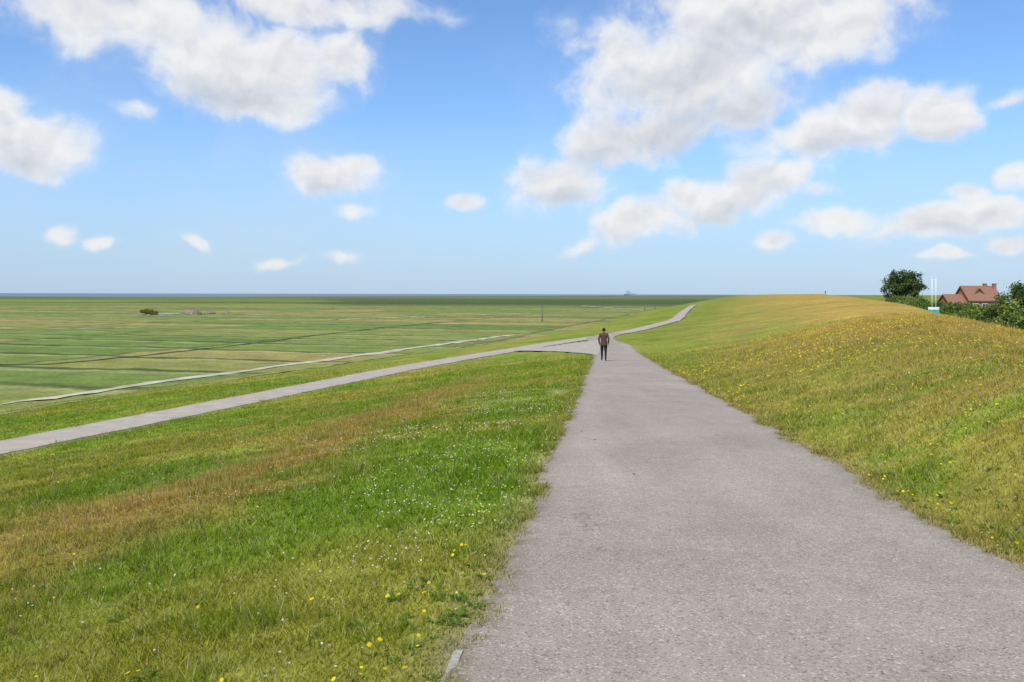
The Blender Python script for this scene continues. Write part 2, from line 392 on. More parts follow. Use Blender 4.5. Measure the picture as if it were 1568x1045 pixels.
stalk=rng.random(n)<seedz*.25
h=np.where(stalk,h*2.4,h); lean=np.where(stalk,h*.25,lean); w=np.where(stalk,w*.7,w)
col=np.where(stalk[:,None],mix(col,np.array([.52,.33,.13]),np.full(n,.6)),col)
bx=np.cos(ang)*w*.8; by=np.sin(ang)*w*.8
P0=np.stack([X-bx,Y-by,Z-.004],-1);P1=np.stack([X+bx,Y+by,Z-.004],-1)
P2=np.stack([X+np.cos(la)*lean,Y+np.sin(la)*lean,Z+h],-1)
co=np.stack([P0,P1,P2],1).reshape(-1,3)
make_mesh('grass',co,np.arange(n*3).reshape(-1,3),[bladem],col=np.clip(np.repeat(col,3,0),0,.75))

# ------------------------------------------------------------------ meadow flowers
def flowers(name,X,Y,size,hgt,petal,centre,mat,k=8):
    n=len(X); Z=terr(X,Y)+hgt
    a=np.linspace(0,2*np.pi,2*k,endpoint=False); r=np.where(np.arange(2*k)%2==0,1.0,.55)
    ring=np.stack([np.cos(a)*r,np.sin(a)*r,np.full(2*k,.12)],-1)
    cen=np.array([[0,0,.05]])
    hexa=np.linspace(0,2*np.pi,6,endpoint=False); disc=np.stack([np.cos(hexa)*.33,np.sin(hexa)*.33,np.full(6,.17)],-1)
    tmpl=np.concatenate([cen,ring,disc,np.array([[0,0,.3]])]); nv=len(tmpl)
    tmpl=np.concatenate([tmpl,[[-.06,0,0],[.06,0,0],[0,0,-1]]])
    f=[(0,1+i,1+(i+1)%(2*k)) for i in range(2*k)]+[(nv-1,1+2*k+i,1+2*k+(i+1)%6) for i in range(6)]+[(nv,nv+1,nv+2)]
    f=np.array(f); nv2=len(tmpl)
    tx=(rng.random(n)-.5)*.9-.12; ty=(rng.random(n)-.5)*.9-.25
    T=tmpl[None]*size[:,None,None]; T=T.copy()
    T[:,-1,2]=-hgt-.01
    Zt=T[...,2]; body=np.arange(nv2)<nv2-1
    dz=(T[...,0]*(-tx[:,None])+T[...,1]*(-ty[:,None]))*body
    co=np.stack([T[...,0]+X[:,None]+tx[:,None]*Zt*body,T[...,1]+Y[:,None]+ty[:,None]*Zt*body,Zt+dz+Z[:,None]],-1)
    cc=np.zeros((nv2,3)); cc[:]=petal; cc[1+2*k:nv]=centre; cc[nv:]=(.12,.2,.04)
    F=(f[None]+(np.arange(n)*nv2)[:,None,None]).reshape(-1,3)
    colr=(cc[None]*(.8+.3*rng.random((n,1,1)))).reshape(-1,3)
    return make_mesh(name,co.reshape(-1,3),F,[mat],col=colr)
flm=leaf_mat('petals',.2)
def scatter(n,y0,y1,fn,p=.5):
    a,b_=y0**p,y1**p
    Y=(a+rng.random(n)*(b_-a))**(1/p); X=(rng.random(n)*2-1)*(.72*Y+.6)
    k=(rng.random(n)<fn(X,Y))&(dpath(X,Y)>.05)&(X<XC(Y)+2); return X[k],Y[k]
X,Y=scatter(30000,2.8,22,lambda X,Y:(X<XR(Y)-1.6)*(sstep(.46,.66,fbm(X,Y,.55,3,51))*np.exp(-((XR(Y)-1.6-X-1.9)/1.9)**2)*.7+.015))
s=(.0060+.003*rng.random(len(X)))*np.clip(Y/9,1,1.7)
flowers('daisies',X,Y,s,.04+.02*rng.random(len(X)),(.74,.74,.68),(.70,.50,.05),flm)
X1,Y1=scatter(42000,3,60,lambda X,Y:(X>XR(Y)+1.6)*(sstep(.44,.62,fbm(X,Y,.35,3,52))*.42+.03),.6)
X2,Y2=scatter(12000,2.8,30,lambda X,Y:(X<XR(Y)-1.6)*(np.exp(-((XR(Y)-1.6-X-.3)/.35)**2)*.20+.02*sstep(.5,.62,fbm(X,Y,.8,2,57))+.006),.6)
X=np.concatenate([X1,X2]);Y=np.concatenate([Y1,Y2])
s=(.009+.006*rng.random(len(X)))*np.clip(Y/12,1,2.8)
flowers('dandelions',X,Y,s,.04+.045*rng.random(len(X)),(.80,.64,.02),(.76,.50,.02),flm)
X,Y=scatter(7000,3,24,lambda X,Y:(X>XR(Y)+1.6)*.3*sstep(.5,.6,fbm(X,Y,.6,3,55)))
s=(.006+.003*rng.random(len(X)))*np.clip(Y/9,1,1.7)
flowers('daisies',X,Y,s,.03+.02*rng.random(len(X)),(.74,.74,.68),(.70,.50,.05),flm)
X,Y=scatter(2500,2.8,9,lambda X,Y:(X<XR(Y)-1.6)*.03)
flowers('clover_blossom',X,Y,.008+.003*rng.random(len(X)),.035+.02*rng.random(len(X)),(.50,.25,.36),(.45,.22,.32),flm)

def leafy(X,Y,n_leaf,L,colr,name):
    V=[];F_=[];C=[];i=0
    Zs=terr(X,Y)
    for x_,y_,z_ in zip(X,Y,Zs):
        s_=L*(.5+.9*rng.random())
        for k in range(n_leaf):
            a=k*2.4+rng.random(); up=.15+.4*rng.random(); dx,dy=math.cos(a),math.sin(a); l=s_*(.6+.5*rng.random()); w_=l*.14
            V+= [(x_,y_,z_),(x_+dx*l*.55-dy*w_,y_+dy*l*.55+dx*w_,z_+l*up*.8),(x_+dx*l,y_+dy*l,z_+l*up*.8),(x_+dx*l*.55+dy*w_,y_+dy*l*.55-dx*w_,z_+l*up*.8)]
            F_.append((i,i+1,i+2,i+3)); i+=4; cc=np.array(colr)*(.7+.6*rng.random()); C+=[cc]*4
    return make_mesh(name,V,np.array(F_),[bladem],col=np.array(C))
X,Y=scatter(5200,2.8,18,lambda X,Y:np.exp(-(dpath(X,Y)/.5)**2)*.4+.12*sstep(.5,.65,fbm(X,Y,1.2,2,58))+.03)
leafy(X,Y,10,.06,(.115,.205,.03),'broadleaf_weeds')

n=2600; Y=2.6+rng.random(n)**1.6*16; side=rng.random(n)<.5
dd=np.abs(rng.normal(0,.16,n)); X=np.where(side,RL(Y)+dd,RR(Y)-dd)
far_=rng.random(n)<.3; X=np.where(far_,RL(Y)+rng.random(n)*3.1,X)
s=.003+.005*rng.random(n)**2
T=np.array([[1,0,0],[-.5,.85,0],[-.5,-.85,0],[0,0,1.1]]); F0=np.array([[0,1,3],[1,2,3],[2,0,3]])
ra=rng.random(n)*6.28; cx,sx2=np.cos(ra),np.sin(ra)
tx=T[None,:,0]*cx[:,None]-T[None,:,1]*sx2[:,None]; ty=T[None,:,0]*sx2[:,None]+T[None,:,1]*cx[:,None]
co=np.stack([X[:,None]+tx*s[:,None],Y[:,None]+ty*s[:,None],(zb(X,Y)+.0145)[:,None]+T[None,:,2]*s[:,None]],-1)
make_mesh('gravel',co.reshape(-1,3),(F0[None]+(np.arange(n)*4)[:,None,None]).reshape(-1,3),[simple_mat('grit',(.38,.34,.28),var=.4,scale=40)])
V=[];F_=[];C=[]
for (lx_,ly_) in ((1.12,11.0),(1.02,11.9),(1.25,8.3)):
    z_=float(zb(np.array([lx_]),np.array([ly_]))[0])+.022; a=rng.random()*6.28; i=len(V)
    for (u_,v_,q) in ((-1,0,.2),(-.3,.5,0),(.5,.35,.15),(1,0,.5),(.4,-.4,.1),(-.4,-.5,0)):
        V.append((lx_+.028*(u_*math.cos(a)-v_*math.sin(a)),ly_+.028*(u_*math.sin(a)+v_*math.cos(a)),z_+.02*q))
    F_.append(tuple(range(i,i+6))); C+=[(.12,.07,.035)]*6
make_mesh('fallen_leaves',V,F_,[bladem],col=np.array(C))

kerbm=simple_mat('kerb_concrete',(.36,.32,.26),var=.3,scale=30,bump=.3)
def box_bm(bm,c,s,bev=0,rot=None,mi=0):
    r=bmesh.ops.create_cube(bm,size=1)
    vs=r['verts']
    for v in vs: v.co=Vector((v.co.x*s[0],v.co.y*s[1],v.co.z*s[2]))
    if rot: bmesh.ops.rotate(bm,verts=vs,cent=(0,0,0),matrix=rot)
    for v in vs: v.co+=Vector(c)
    for f in {f for v in vs for f in v.link_faces}: f.material_index=mi
    if bev: bmesh.ops.bevel(bm,geom=list({e for v in vs for e in v.link_edges}),offset=bev,segments=2,affect='EDGES')
def bm_obj(name,bm,mats,loc=(0,0,0),rot=0,parent=None,smooth=False):
    me=bpy.data.meshes.new(name); bm.to_mesh(me); bm.free()
    for m_ in mats: me.materials.append(m_)
    for p in me.polygons: p.use_smooth=smooth
    o=bpy.data.objects.new(name,me); o.location=loc; o.rotation_euler=(0,0,rot); scene.collection.objects.link(o)
    if parent: o.parent=parent
    return o
bm=bmesh.new(); box_bm(bm,(0,0,0),(.05,.36,.12),.008)
xk=float(RL(np.array([3.5]))[0])-.012; zk=float(zb(np.array([xk]),np.array([3.5]))[0])
bm_obj('kerb_stone',bm,[kerbm],(xk,3.5,zk-.045),-.12)

# ------------------------------------------------------------------ trees and bushes
leafm=leaf_mat('leaves',.25)
barkm=simple_mat('bark',(.12,.09,.065),var=.3,scale=8)
def tube(p0,p1,r0,r1,k=7):
    p0=np.array(p0,float);p1=np.array(p1,float);d=p1-p0;d/=np.linalg.norm(d)
    u=np.cross(d,[0.3,.9,.1]);u/=np.linalg.norm(u);v=np.cross(d,u)
    a=np.linspace(0,2*np.pi,k,endpoint=False)
    c=np.cos(a)[:,None]*u+np.sin(a)[:,None]*v
    V=np.concatenate([p0+c*r0,p1+c*r1]); F=[(i,(i+1)%k,k+(i+1)%k,k+i) for i in range(k)]
    return V,np.array(F)
def plant(name,loc,lobes,nleaf,lsize,trunk_h,tr,colr,seed):
    r=np.random.default_rng(seed); V=[];F=[];C=[];M=[];off=0
    def add(v,f,c,m_):
        nonlocal off
        V.append(v);F.append(f+off);C.append(np.broadcast_to(c,(len(v),3)));M.append(np.full(len(f),m_));off+=len(v)
    if trunk_h>0:
        v,f=tube((0,0,-.4),(.1,0,trunk_h),tr,tr*.65); add(v,f,(.1,.08,.06),1)
        for lb in lobes:
            v,f=tube((.1,0,trunk_h*(.7+.3*r.random())),(lb[0]*.8,lb[1]*.8,lb[2]),tr*.45,tr*.08); add(v,f,(.1,.08,.06),1)
            for q in range(3):
                e=np.array(lb[:3])+r.normal(0,.4,3)*np.array(lb[3:]); v,f=tube((lb[0]*.5,lb[1]*.5,trunk_h+(lb[2]-trunk_h)*.5),e,tr*.2,tr*.04,5); add(v,f,(.1,.08,.06),1)
    vol=np.array([l[3]*l[4]*l[5] for l in lobes])**.7; vol/=vol.sum()
    for lb,fr in zip(lobes,vol):
        k=max(6,int(fr*150)); R=np.array(lb[3:])
        dirs=r.normal(0,1,(k,3)); dirs/=np.linalg.norm(dirs,axis=1)[:,None]
        cc=np.array(lb[:3])+dirs*R*(.55+.5*r.random((k,1))) 
        m_=int(nleaf*fr/k)+1
        tone=.5+.75*r.random(k)
        p=(cc[:,None]+r.normal(0,1,(k,m_,3))*R*.17).reshape(-1,3); tn=np.repeat(tone,m_)
        n_=len(p); s_=lsize*(.6+.8*r.random(n_))
        a=r.normal(0,1,(n_,3));a/=np.linalg.norm(a,axis=1)[:,None]; b_=np.cross(a,r.normal(0,1,(n_,3)));b_/=np.linalg.norm(b_,axis=1)[:,None]
        q=np.stack([p-a*s_[:,None],p+b_*s_[:,None]*.55,p+a*s_[:,None],p-b_*s_[:,None]*.55],1).reshape(-1,3)
        f=np.arange(n_*4).reshape(-1,4)
        add(q,f,np.repeat(np.array(colr)*(tn*(.8+.4*r.random(n_)))[:,None],4,0),0)
    o=make_mesh(name,np.concatenate(V),np.concatenate(F),[leafm,barkm],col=np.concatenate(C),mat_idx=np.concatenate(M))
    o.location=loc; return o
def gz(x_,y_): return float(ground(np.array([float(x_)]),np.array([float(y_)]))[0])
bx_,by_=91.5,190; z0=gz(bx_,by_)
top=6+6.0-z0
plant('deciduous_tree',(bx_,by_,z0),[(-2.8,0,top-4.4,2.3,2.2,2.2),(2.8,.3,top-4.7,2.4,2.2,2.1),(0,0,top-2.6,3.1,2.6,2.3),(-1.4,.4,top-1.7,1.9,1.7,1.5),(1.8,-.5,top-2.8,2.4,2,1.9),(.2,-.8,top-5.2,3.0,2.3,1.7),(-.5,1,top-6.2,3.0,2.2,1.4)],10000,.20,top-6.2,.28,(.095,.14,.045),1)
bx_,by_=44.7,69; z0=gz(bx_,by_); top=6+1.45-z0
plant('deciduous_tree',(bx_,by_,z0),[(-2.0,0,top-2.0,1.6,1.4,1.5),(-2.6,0,top-3.6,1.6,1.4,1.4),(0,0,top-1.4,1.9,1.7,1.4),(1.8,.3,top-1.5,1.7,1.6,1.4),(-1.0,-.4,top-3.2,1.8,1.5,1.3),(.8,-.6,top-3.2,2.0,1.6,1.4),(3.2,0,top-2.8,1.7,1.6,1.6)],20000,.10,max(top-4.2,.8),.16,(.10,.15,.042),2)
sh=[(72.0,152,-.35,2.4),(75.5,157,-.15,2.6),(79.5,161,-.3,2.5),(83,166,-.4,2.4),(70.5,146,-1.0,2.0),(63.5,120,-.8,2.0),(60.5,112,-.95,1.9),(57.6,103,-.85,1.9),(54.2,97,-.95,1.7),(52.0,92,-1.0,1.7),(50.2,86,-.95,1.7),(47.8,82,-1.0,1.6),(45.9,79,-1.05,1.6),(44.0,74.5,-1.0,1.6),(43.0,71.5,-1.05,1.5),(41.0,66.5,-1.15,1.4),(42.2,67.5,-1.0,1.5),(66.3,128,-1.1,2.1),(68,137,-1.2,2.0),(46.5,76,-1.15,1.6),(49.5,83,-1.2,1.6),(40.3,63.5,-1.2,1.3)]
for i,(x_,y_,t_,r_) in enumerate(sh):
    z0=gz(x_,y_); q=np.random.default_rng(90+i); H=6+t_-z0+q.normal(0,.18)
    H=max(H,1.2)
    lob=[(q.normal(0,.5)*r_*.6,q.normal(0,.4)*r_*.5,H-r_*.55-q.random()*.5,r_*(.5+.3*q.random()),r_*.6,r_*.55) for _ in range(4)]+[(0,0,H*.45,r_*.95,r_*.9,H*.42)]
    plant('shrub',(x_,y_,z0),lob,3000,.13,.4,.08,[(.17,.23,.055),(.21,.265,.06),(.12,.175,.045)][i%3],200+i)
plant('gorse_bush',(-107,238,.1),[(0,0,.6,1.8,1.5,.7),(2.0,0,.4,1.3,1.2,.5)],1200,.2,0,.1,(.30,.28,.05),77)

# ------------------------------------------------------------------ brick house
house=bpy.data.objects.new('brick_house',None); scene.collection.objects.link(house)
hx,hy=111.5,192.0; hz=gz(hx,hy); house.location=(hx,hy,hz)
bm_,nt,b=new_mat('red_brick',.9,.15)
tc=nt.node('ShaderNodeTexCoord').outputs['Object']; bt=nt.node('ShaderNodeTexBrick')
mpb=nt.node('ShaderNodeMapping'); nt.set(mpb.inputs[0],tc); mpb.inputs['Rotation'].default_value=(math.radians(90),0,0); nt.set(bt.inputs[0],mpb.outputs[0])
bt.inputs['Scale'].default_value=4; bt.inputs['Color1'].default_value=(.40,.17,.10,1); bt.inputs['Color2'].default_value=(.32,.14,.085,1); bt.inputs['Mortar'].default_value=(.34,.26,.2,1)
nt.set(b.inputs['Base Color'],bt.outputs[0])
roofm,nt,b=new_mat('clay_roof_tiles',.85,.2)
tc=nt.node('ShaderNodeTexCoord').outputs['Object']
wv=nt.node('ShaderNodeTexWave',wave_type='BANDS',bands_direction='Z'); nt.set(wv.inputs[0],tc); wv.inputs['Scale'].default_value=1.6; wv.inputs['Distortion'].default_value=.6
nt.set(b.inputs['Base Color'],nt.vmul(nt.mixc(nt.noise(tc,1.5,4),(.23,.12,.08),(.31,.165,.11)),nt.maprange(wv.outputs[0],0,1,.8,1.1)))
whitem=simple_mat('white_paint',(.74,.74,.72),var=.05,rough=.5)
glassm,nt,b=new_mat('window_glass',.1,.5); b.inputs['Base Color'].default_value=(.05,.07,.09,1)
def gable(bm,cx,cy,w,d_,eave,ridge,axis='x',over=.35):
    def P(a,b_,z_): return (cx+a,cy+b_,z_) if axis=='x' else (cx+b_,cy+a,z_)
    L=w/2;D=d_/2
    v=[bm.verts.new(P(*q)) for q in [(-L,-D,0),(L,-D,0),(L,D,0),(-L,D,0),(-L,-D,eave),(L,-D,eave),(L,D,eave),(-L,D,eave),(-L,0,ridge),(L,0,ridge)]]
    for f in [(0,1,5,4),(2,3,7,6),(1,2,6,9,5),(3,0,4,8,7)]:
        bm.faces.new([v[i] for i in f]).material_index=0
    sl=(ridge-eave)/D
    for s in (-1,1):
        q=[(-L-over,s*(D+over),eave-sl*over+.06),(L+over,s*(D+over),eave-sl*over+.06),(L+over,0,ridge+.06),(-L-over,0,ridge+.06)]
        lo=[bm.verts.new(P(*p)) for p in q]; hi=[bm.verts.new(P(p[0],p[1],p[2]+.18)) for p in q]
        for f in [(lo[0],lo[1],lo[2],lo[3]),(hi[0],hi[1],hi[2],hi[3])]+[(lo[i],lo[(i+1)%4],hi[(i+1)%4],hi[i]) for i in range(4)]:
            bm.faces.new(f).material_index=1
topz=6+2.0-hz
bm=bmesh.new(); gable(bm,-.8,1.5,7.5,7.0,topz-3.2,topz,'x'); bmesh.ops.recalc_face_normals(bm,faces=bm.faces)
bm_obj('main_wing',bm,[bm_,roofm],parent=house)
bm=bmesh.new(); gable(bm,-1.5,2.9,6.5,5.2,topz-3.4,topz-.5,'y'); bmesh.ops.recalc_face_normals(bm,faces=bm.faces)
bm_obj('gabled_wing',bm,[bm_,roofm],parent=house)
bm=bmesh.new(); gable(bm,-6.4,1.5,4.6,5.0,topz-3.9,topz-2.0,'x'); bmesh.ops.recalc_face_normals(bm,faces=bm.faces)
bm_obj('side_annex',bm,[bm_,roofm],parent=house)
for k,(cx,cy) in enumerate(((1.0,1.5),(2.9,.9))):
    bm=bmesh.new(); box_bm(bm,(cx,cy,topz-.3),(.7,.7,1.8),.02); box_bm(bm,(cx,cy,topz+.68),(.86,.86,.16),.02)
    bm_obj('chimney_%d'%(k+1),bm,[bm_],parent=house)
bm=bmesh.new()
for (cx,cz,w_,h_) in ((-3.2,topz-4.6,1.3,1.3),(-1.0,topz-4.6,1.3,1.3),(-3.2,topz-7,1.3,1.5)):
    if cz-h_/2<.2: continue
    box_bm(bm,(cx,-2.03,cz),(w_,.08,h_),0,mi=0); box_bm(bm,(cx,-2.09,cz),(w_-.2,.04,h_-.2),0,mi=1); box_bm(bm,(cx,-2.125,cz),(.06,.03,h_-.2),0,mi=0)
bm_obj('windows',bm,[whitem,glassm],parent=house)
bm=bmesh.new()
for cx,cz,w_,h_ in ((2.9,topz-3.2,1.0,1.0),(2.0,topz-6.3,1.2,1.4),(3.8,topz-6.3,1.2,1.4)):
    if cz-h_/2<.2: continue
    box_bm(bm,(cx,-4.79,cz),(w_,.08,h_),0,mi=0); box_bm(bm,(cx,-4.85,cz),(w_-.2,.04,h_-.2),0,mi=1)
bm_obj('gable_windows',bm,[whitem,glassm],parent=house)

# ------------------------------------------------------------------ poles, sign, post, ship
def pole(name,x_,y_,h_,r_,mat,ball=True):
    z_=gz(x_,y_); bm=bmesh.new()
    bmesh.ops.create_cone(bm,segments=12,radius1=r_,radius2=r_*.6,depth=h_,cap_ends=True,matrix=Matrix.Translation((0,0,h_/2)))
    bmesh.ops.create_cone(bm,segments=12,radius1=r_*2.2,radius2=r_*2.0,depth=.25,cap_ends=True,matrix=Matrix.Translation((0,0,.12)))
    if ball: bmesh.ops.create_uvsphere(bm,u_segments=10,v_segments=8,radius=r_*1.3,matrix=Matrix.Translation((0,0,h_+r_)))
    return bm_obj(name,bm,[mat],(x_,y_,z_),smooth=True)
for x_,y_ in ((43.4,84.0),(43.95,84.3)):
    z_=gz(x_,y_); pole('flagpole',x_,y_,6+1.75-z_,.055,whitem)
tealm=simple_mat('teal_paint',(.03,.34,.28),var=.1,rough=.5)
sx_,sy_=38.9,75; z_=gz(sx_,sy_); ht=6-1.1-z_
bm=bmesh.new()
for q in (-.40,.40): box_bm(bm,(q,0,ht/2-.2),(.08,.08,ht+.4),.01,mi=0)
box_bm(bm,(0,-.07,ht-.13),(.90,.05,.22),.01,mi=0); box_bm(bm,(0,-.07,ht-.52),(.90,.05,.52),.01,mi=1)
bm_obj('information_sign',bm,[whitem,tealm],(sx_,sy_,z_),-.5)
greym=simple_mat('weathered_wood',(.13,.12,.10),var=.3,scale=5)
pole('marker_post',6.6,178,3.8,.09,greym,False)
for x_,y_ in ((49,300),(58,330)): pole('marker_post',x_,y_,2.2,.12,greym,False)
hullm=simple_mat('ship_hull_paint',(.26,.31,.37),var=.1,scale=.1); supm=simple_mat('ship_grey_paint',(.38,.42,.48),var=.05,scale=.1)
bm=bmesh.new()
prof=[(-48,0),(-44,9),(38,9),(48,11),(42,0)]
va=[bm.verts.new((p[0],-6 if abs(p[0])<45 else -1,p[1])) for p in prof]; vb=[bm.verts.new((p[0],6 if abs(p[0])<45 else 1,p[1])) for p in prof]
bm.faces.new(va); bm.faces.new(vb[::-1])
for i in range(5): bm.faces.new((va[i],va[(i+1)%5],vb[(i+1)%5],vb[i]))
bmesh.ops.recalc_face_normals(bm,faces=bm.faces)
for c_,s_ in (((-14,0,15),(34,10,12)),((-12,0,24),(24,9,6)),((-10,0,29),(12,8,4)),((-24,0,32),(5,5,14)),((18,0,12),(22,9,6))): box_bm(bm,c_,s_,.3,mi=1)
for c_,s_ in (((-10,0,38),(2.2,2.2,16)),((30,0,20),(2.2,2.2,24)),((24,0,26),(16,1,1))): box_bm(bm,c_,s_,0,mi=1)
bm_obj('ship',bm,[hullm,supm],(872,6000,-.8),0)

# ------------------------------------------------------------------ walkers
def skin_mesh(verts,edges,root=0,sub=2):
    me=bpy.data.meshes.new('tmp'); me.from_pydata([v[0] for v in verts],edges,[]); me.update()
    o=bpy.data.objects.new('tmp',me); scene.collection.objects.link(o)
    md=o.modifiers.new('Skin','SKIN'); md.use_smooth_shade=True
    for i,v in enumerate(verts):
        r_=v[1] if isinstance(v[1],tuple) else (v[1],v[1]); sv=me.skin_vertices[0].data[i]; sv.radius=r_; sv.use_root=(i==root)
    s_=o.modifiers.new('Sub','SUBSURF'); s_.levels=sub; s_.render_levels=sub
    dg=bpy.context.evaluated_depsgraph_get(); ev=o.evaluated_get(dg); res=bpy.data.meshes.new_from_object(ev)
    bpy.data.objects.remove(o); return res
jack=simple_mat('brown_leather',(.095,.048,.032),var=.3,scale=12,rough=.6)
trou=simple_mat('dark_trousers',(.018,.018,.022),var=.2,scale=10)
skinm=simple_mat('skin',(.45,.27,.19),var=.05)
hairm=simple_mat('dark_hair',(.03,.022,.016),var=.3,scale=60)
shoem=simple_mat('black_shoes',(.012,.011,.011),rough=.5)
def person(name,loc,rot,scale=1):
    root=bpy.data.objects.new(name,None); scene.collection.objects.link(root); root.location=loc; root.rotation_euler=(0,0,rot); root.scale=(scale,)*3
    V=[((0,0,.96),(.165,.12)),((0,.01,1.10),(.16,.115)),((0,.02,1.28),(.19,.125)),((0,.0,1.41),(.165,.105)),((0,.01,1.50),(.06,.06)),((0,.025,1.575),(.06,.065)),((0,.03,1.645),(.078,.095)),((0,.025,1.71),(.06,.07)),
       ((-.19,0,1.42),(.072,.075)),((-.265,-.05,1.16),(.052,.055)),((-.235,.07,.94),(.038,.04)),((-.23,.10,.87),(.022,.036)),
       ((.19,0,1.42),(.072,.075)),((.265,-.06,1.16),(.052,.055)),((.24,.05,.94),(.038,.04)),((.235,.08,.87),(.022,.036)),
       ((-.09,0,.88),(.10,.115)),((-.10,.11,.50),(.068,.072)),((-.10,.13,.12),(.048,.05)),((-.105,.13,.05),(.045,.04)),((-.115,.30,.035),(.042,.03)),
       ((.09,0,.88),(.10,.115)),((.10,.03,.50),(.068,.072)),((.10,-.14,.14),(.048,.05)),((.105,-.15,.06),(.045,.04)),((.115,.02,.035),(.042,.03))]
    E=[(0,1),(1,2),(2,3),(3,4),(4,5),(5,6),(6,7),(3,8),(8,9),(9,10),(10,11),(3,12),(12,13),(13,14),(14,15),(0,16),(16,17),(17,18),(18,19),(19,20),(0,21),(21,22),(22,23),(23,24),(24,25)]
    me=skin_mesh(V,E); me.name='body'
    for m_ in (jack,trou,skinm,shoem): me.materials.append(m_)
    for p in me.polygons:
        c_=p.center; p.use_smooth=True
        if c_.z<.085: k=3
        elif abs(c_.x)>.185 and c_.z<.95: k=2
        elif c_.z<.90: k=1
        elif c_.z<1.505: k=0
        else: k=2
        p.material_index=k
    bo=bpy.data.objects.new('body',me); scene.collection.objects.link(bo); bo.parent=root
    bm=bmesh.new()
    for z_list in ([(.84,.195,.155),(.93,.19,.148),(1.02,.175,.135),(1.10,.168,.125)],[(1.455,.105,.095),(1.50,.08,.08),(1.535,.078,.078)]):
        rings=[]
        for (z_,a_,b_) in z_list: rings.append([bm.verts.new((a_*math.cos(t),.01+b_*math.sin(t),z_)) for t in np.linspace(0,2*np.pi,24,endpoint=False)])
        for r0,r1 in zip(rings,rings[1:]):
            for i in range(24): bm.faces.new((r0[i],r0[(i+1)%24],r1[(i+1)%24],r1[i]))
    bm_obj('jacket_hem_and_collar',bm,[jack],parent=root,smooth=True)
    bm=bmesh.new(); bmesh.ops.create_uvsphere(bm,u_segments=24,v_segments=16,radius=1)
    for v in list(bm.verts):
        if v.co.z<-.15 and v.co.y>-.1 or v.co.z<-.75 or (v.co.y>.55 and v.co.z<.45): bm.verts.remove(v)
    for v in bm.verts:
        n_=.96+.09*math.sin(v.co.x*17+v.co.z*11)*math.sin(v.co.y*13); v.co=Vector((v.co.x*.094*n_,.018+v.co.y*.112*n_,1.665+v.co.z*.105*n_))
    bm_obj('hair',bm,[hairm],parent=root,smooth=True)
    bm=bmesh.new()
    for s_ in (-1,1): bmesh.ops.create_uvsphere(bm,u_segments=10,v_segments=8,radius=1,matrix=Matrix.Translation((s_*.088,.02,1.635))@Matrix.Diagonal((.012,.02,.032,1)))
    bmesh.ops.create_cone(bm,segments=8,radius1=.018,radius2=.006,depth=.045,cap_ends=True,matrix=Matrix.Translation((0,.128,1.635))@Matrix.Rotation(-.9,4,'X'))
    bmesh.ops.create_uvsphere(bm,u_segments=10,v_segments=6,radius=1,matrix=Matrix.Translation((0,.112,1.597))@Matrix.Diagonal((.024,.01,.007,1)))
    bm_obj('face_features',bm,[skinm],parent=root,smooth=True)
    for s_,w0 in ((-1,(-.23,.10,.87)),(1,(.235,.08,.87))):
        for k in range(5):
            x0,y0,z0_=w0
            if k<4:
                yy=y0-.028+.019*k; L=[.060,.072,.078,.068][k]
                v=[((x0,yy,z0_-.005),.009),((x0,yy,z0_-.045),.009),((x0-s_*.008,yy+.003,z0_-.045-L*.5),.008),((x0-s_*.026,yy+.006,z0_-.045-L*.9),.007)]
            else:
                v=[((x0,y0+.02,z0_+.01),.011),((x0-s_*.012,y0+.048,z0_-.02),.0105),((x0-s_*.018,y0+.058,z0_-.05),.0085)]
            mm=skin_mesh(v,[(i,i+1) for i in range(len(v)-1)],0,1); mm.materials.append(skinm)
            o=bpy.data.objects.new('finger_%s%d'%('l' if s_<0 else 'r',k+1),mm); scene.collection.objects.link(o); o.parent=root
    return root
px,py=4.86,43.0
person('walking_man',(px,py,float(zb(np.array([px]),np.array([py]))[0])+.03),-.12,.985)
qx,qy=151.1,392.; person('walking_woman',(qx,qy,gz(qx,qy)),2.6,1.0)

# ------------------------------------------------------------------ sky
SUN_EL=math.radians(54); SUN_AZ=math.radians(212)
w=bpy.data.worlds.new('World'); scene.world=w; w.use_nodes=True
nt=NT(w.node_tree); nt.n.clear()
out=nt.node('ShaderNodeOutputWorld'); bg=nt.node('ShaderNodeBackground'); nt.l.new(bg.outputs[0],out.inputs[0])
bg.inputs['Strength'].default_value=.12
sky=nt.node('ShaderNodeTexSky',sky_type='NISHITA'); sky.sun_disc=False; sky.sun_elevation=SUN_EL; sky.sun_rotation=SUN_AZ
sky.air_density=1.0; sky.dust_density=.4; sky.ozone_density=2.0; sky.altitude=0
tint=nt.node('ShaderNodeVectorMath',operation='MULTIPLY'); nt.set(tint.inputs[0],sky.outputs[0]); tint.inputs[1].default_value=(1.02,1.27,1.55)
dirv=nt.node('ShaderNodeTexCoord').outputs['Generated']
sp=nt.node('ShaderNodeSeparateXYZ'); nt.set(sp.inputs[0],dirv)
az=nt.math('ARCTAN2',sp.outputs[0],sp.outputs[1]); el=nt.math('ARCSINE',sp.outputs[2])
P=nt.node('ShaderNodeCombineXYZ'); nt.set(P.inputs[0],az); nt.set(P.inputs[1],el)
wc=nt.noise(P.outputs[0],9,3,.55,out='Color')
sb=nt.node('ShaderNodeVectorMath',operation='SUBTRACT'); nt.set(sb.inputs[0],wc); sb.inputs[1].default_value=(.5,.5,.5)
ml=nt.node('ShaderNodeVectorMath',operation='MULTIPLY'); nt.set(ml.inputs[0],sb.outputs[0]); ml.inputs[1].default_value=(.07,.045,0)
ad=nt.node('ShaderNodeVectorMath',operation='ADD'); nt.set(ad.inputs[0],P.outputs[0]); nt.set(ad.inputs[1],ml.outputs[0])
PW=ad.outputs[0]
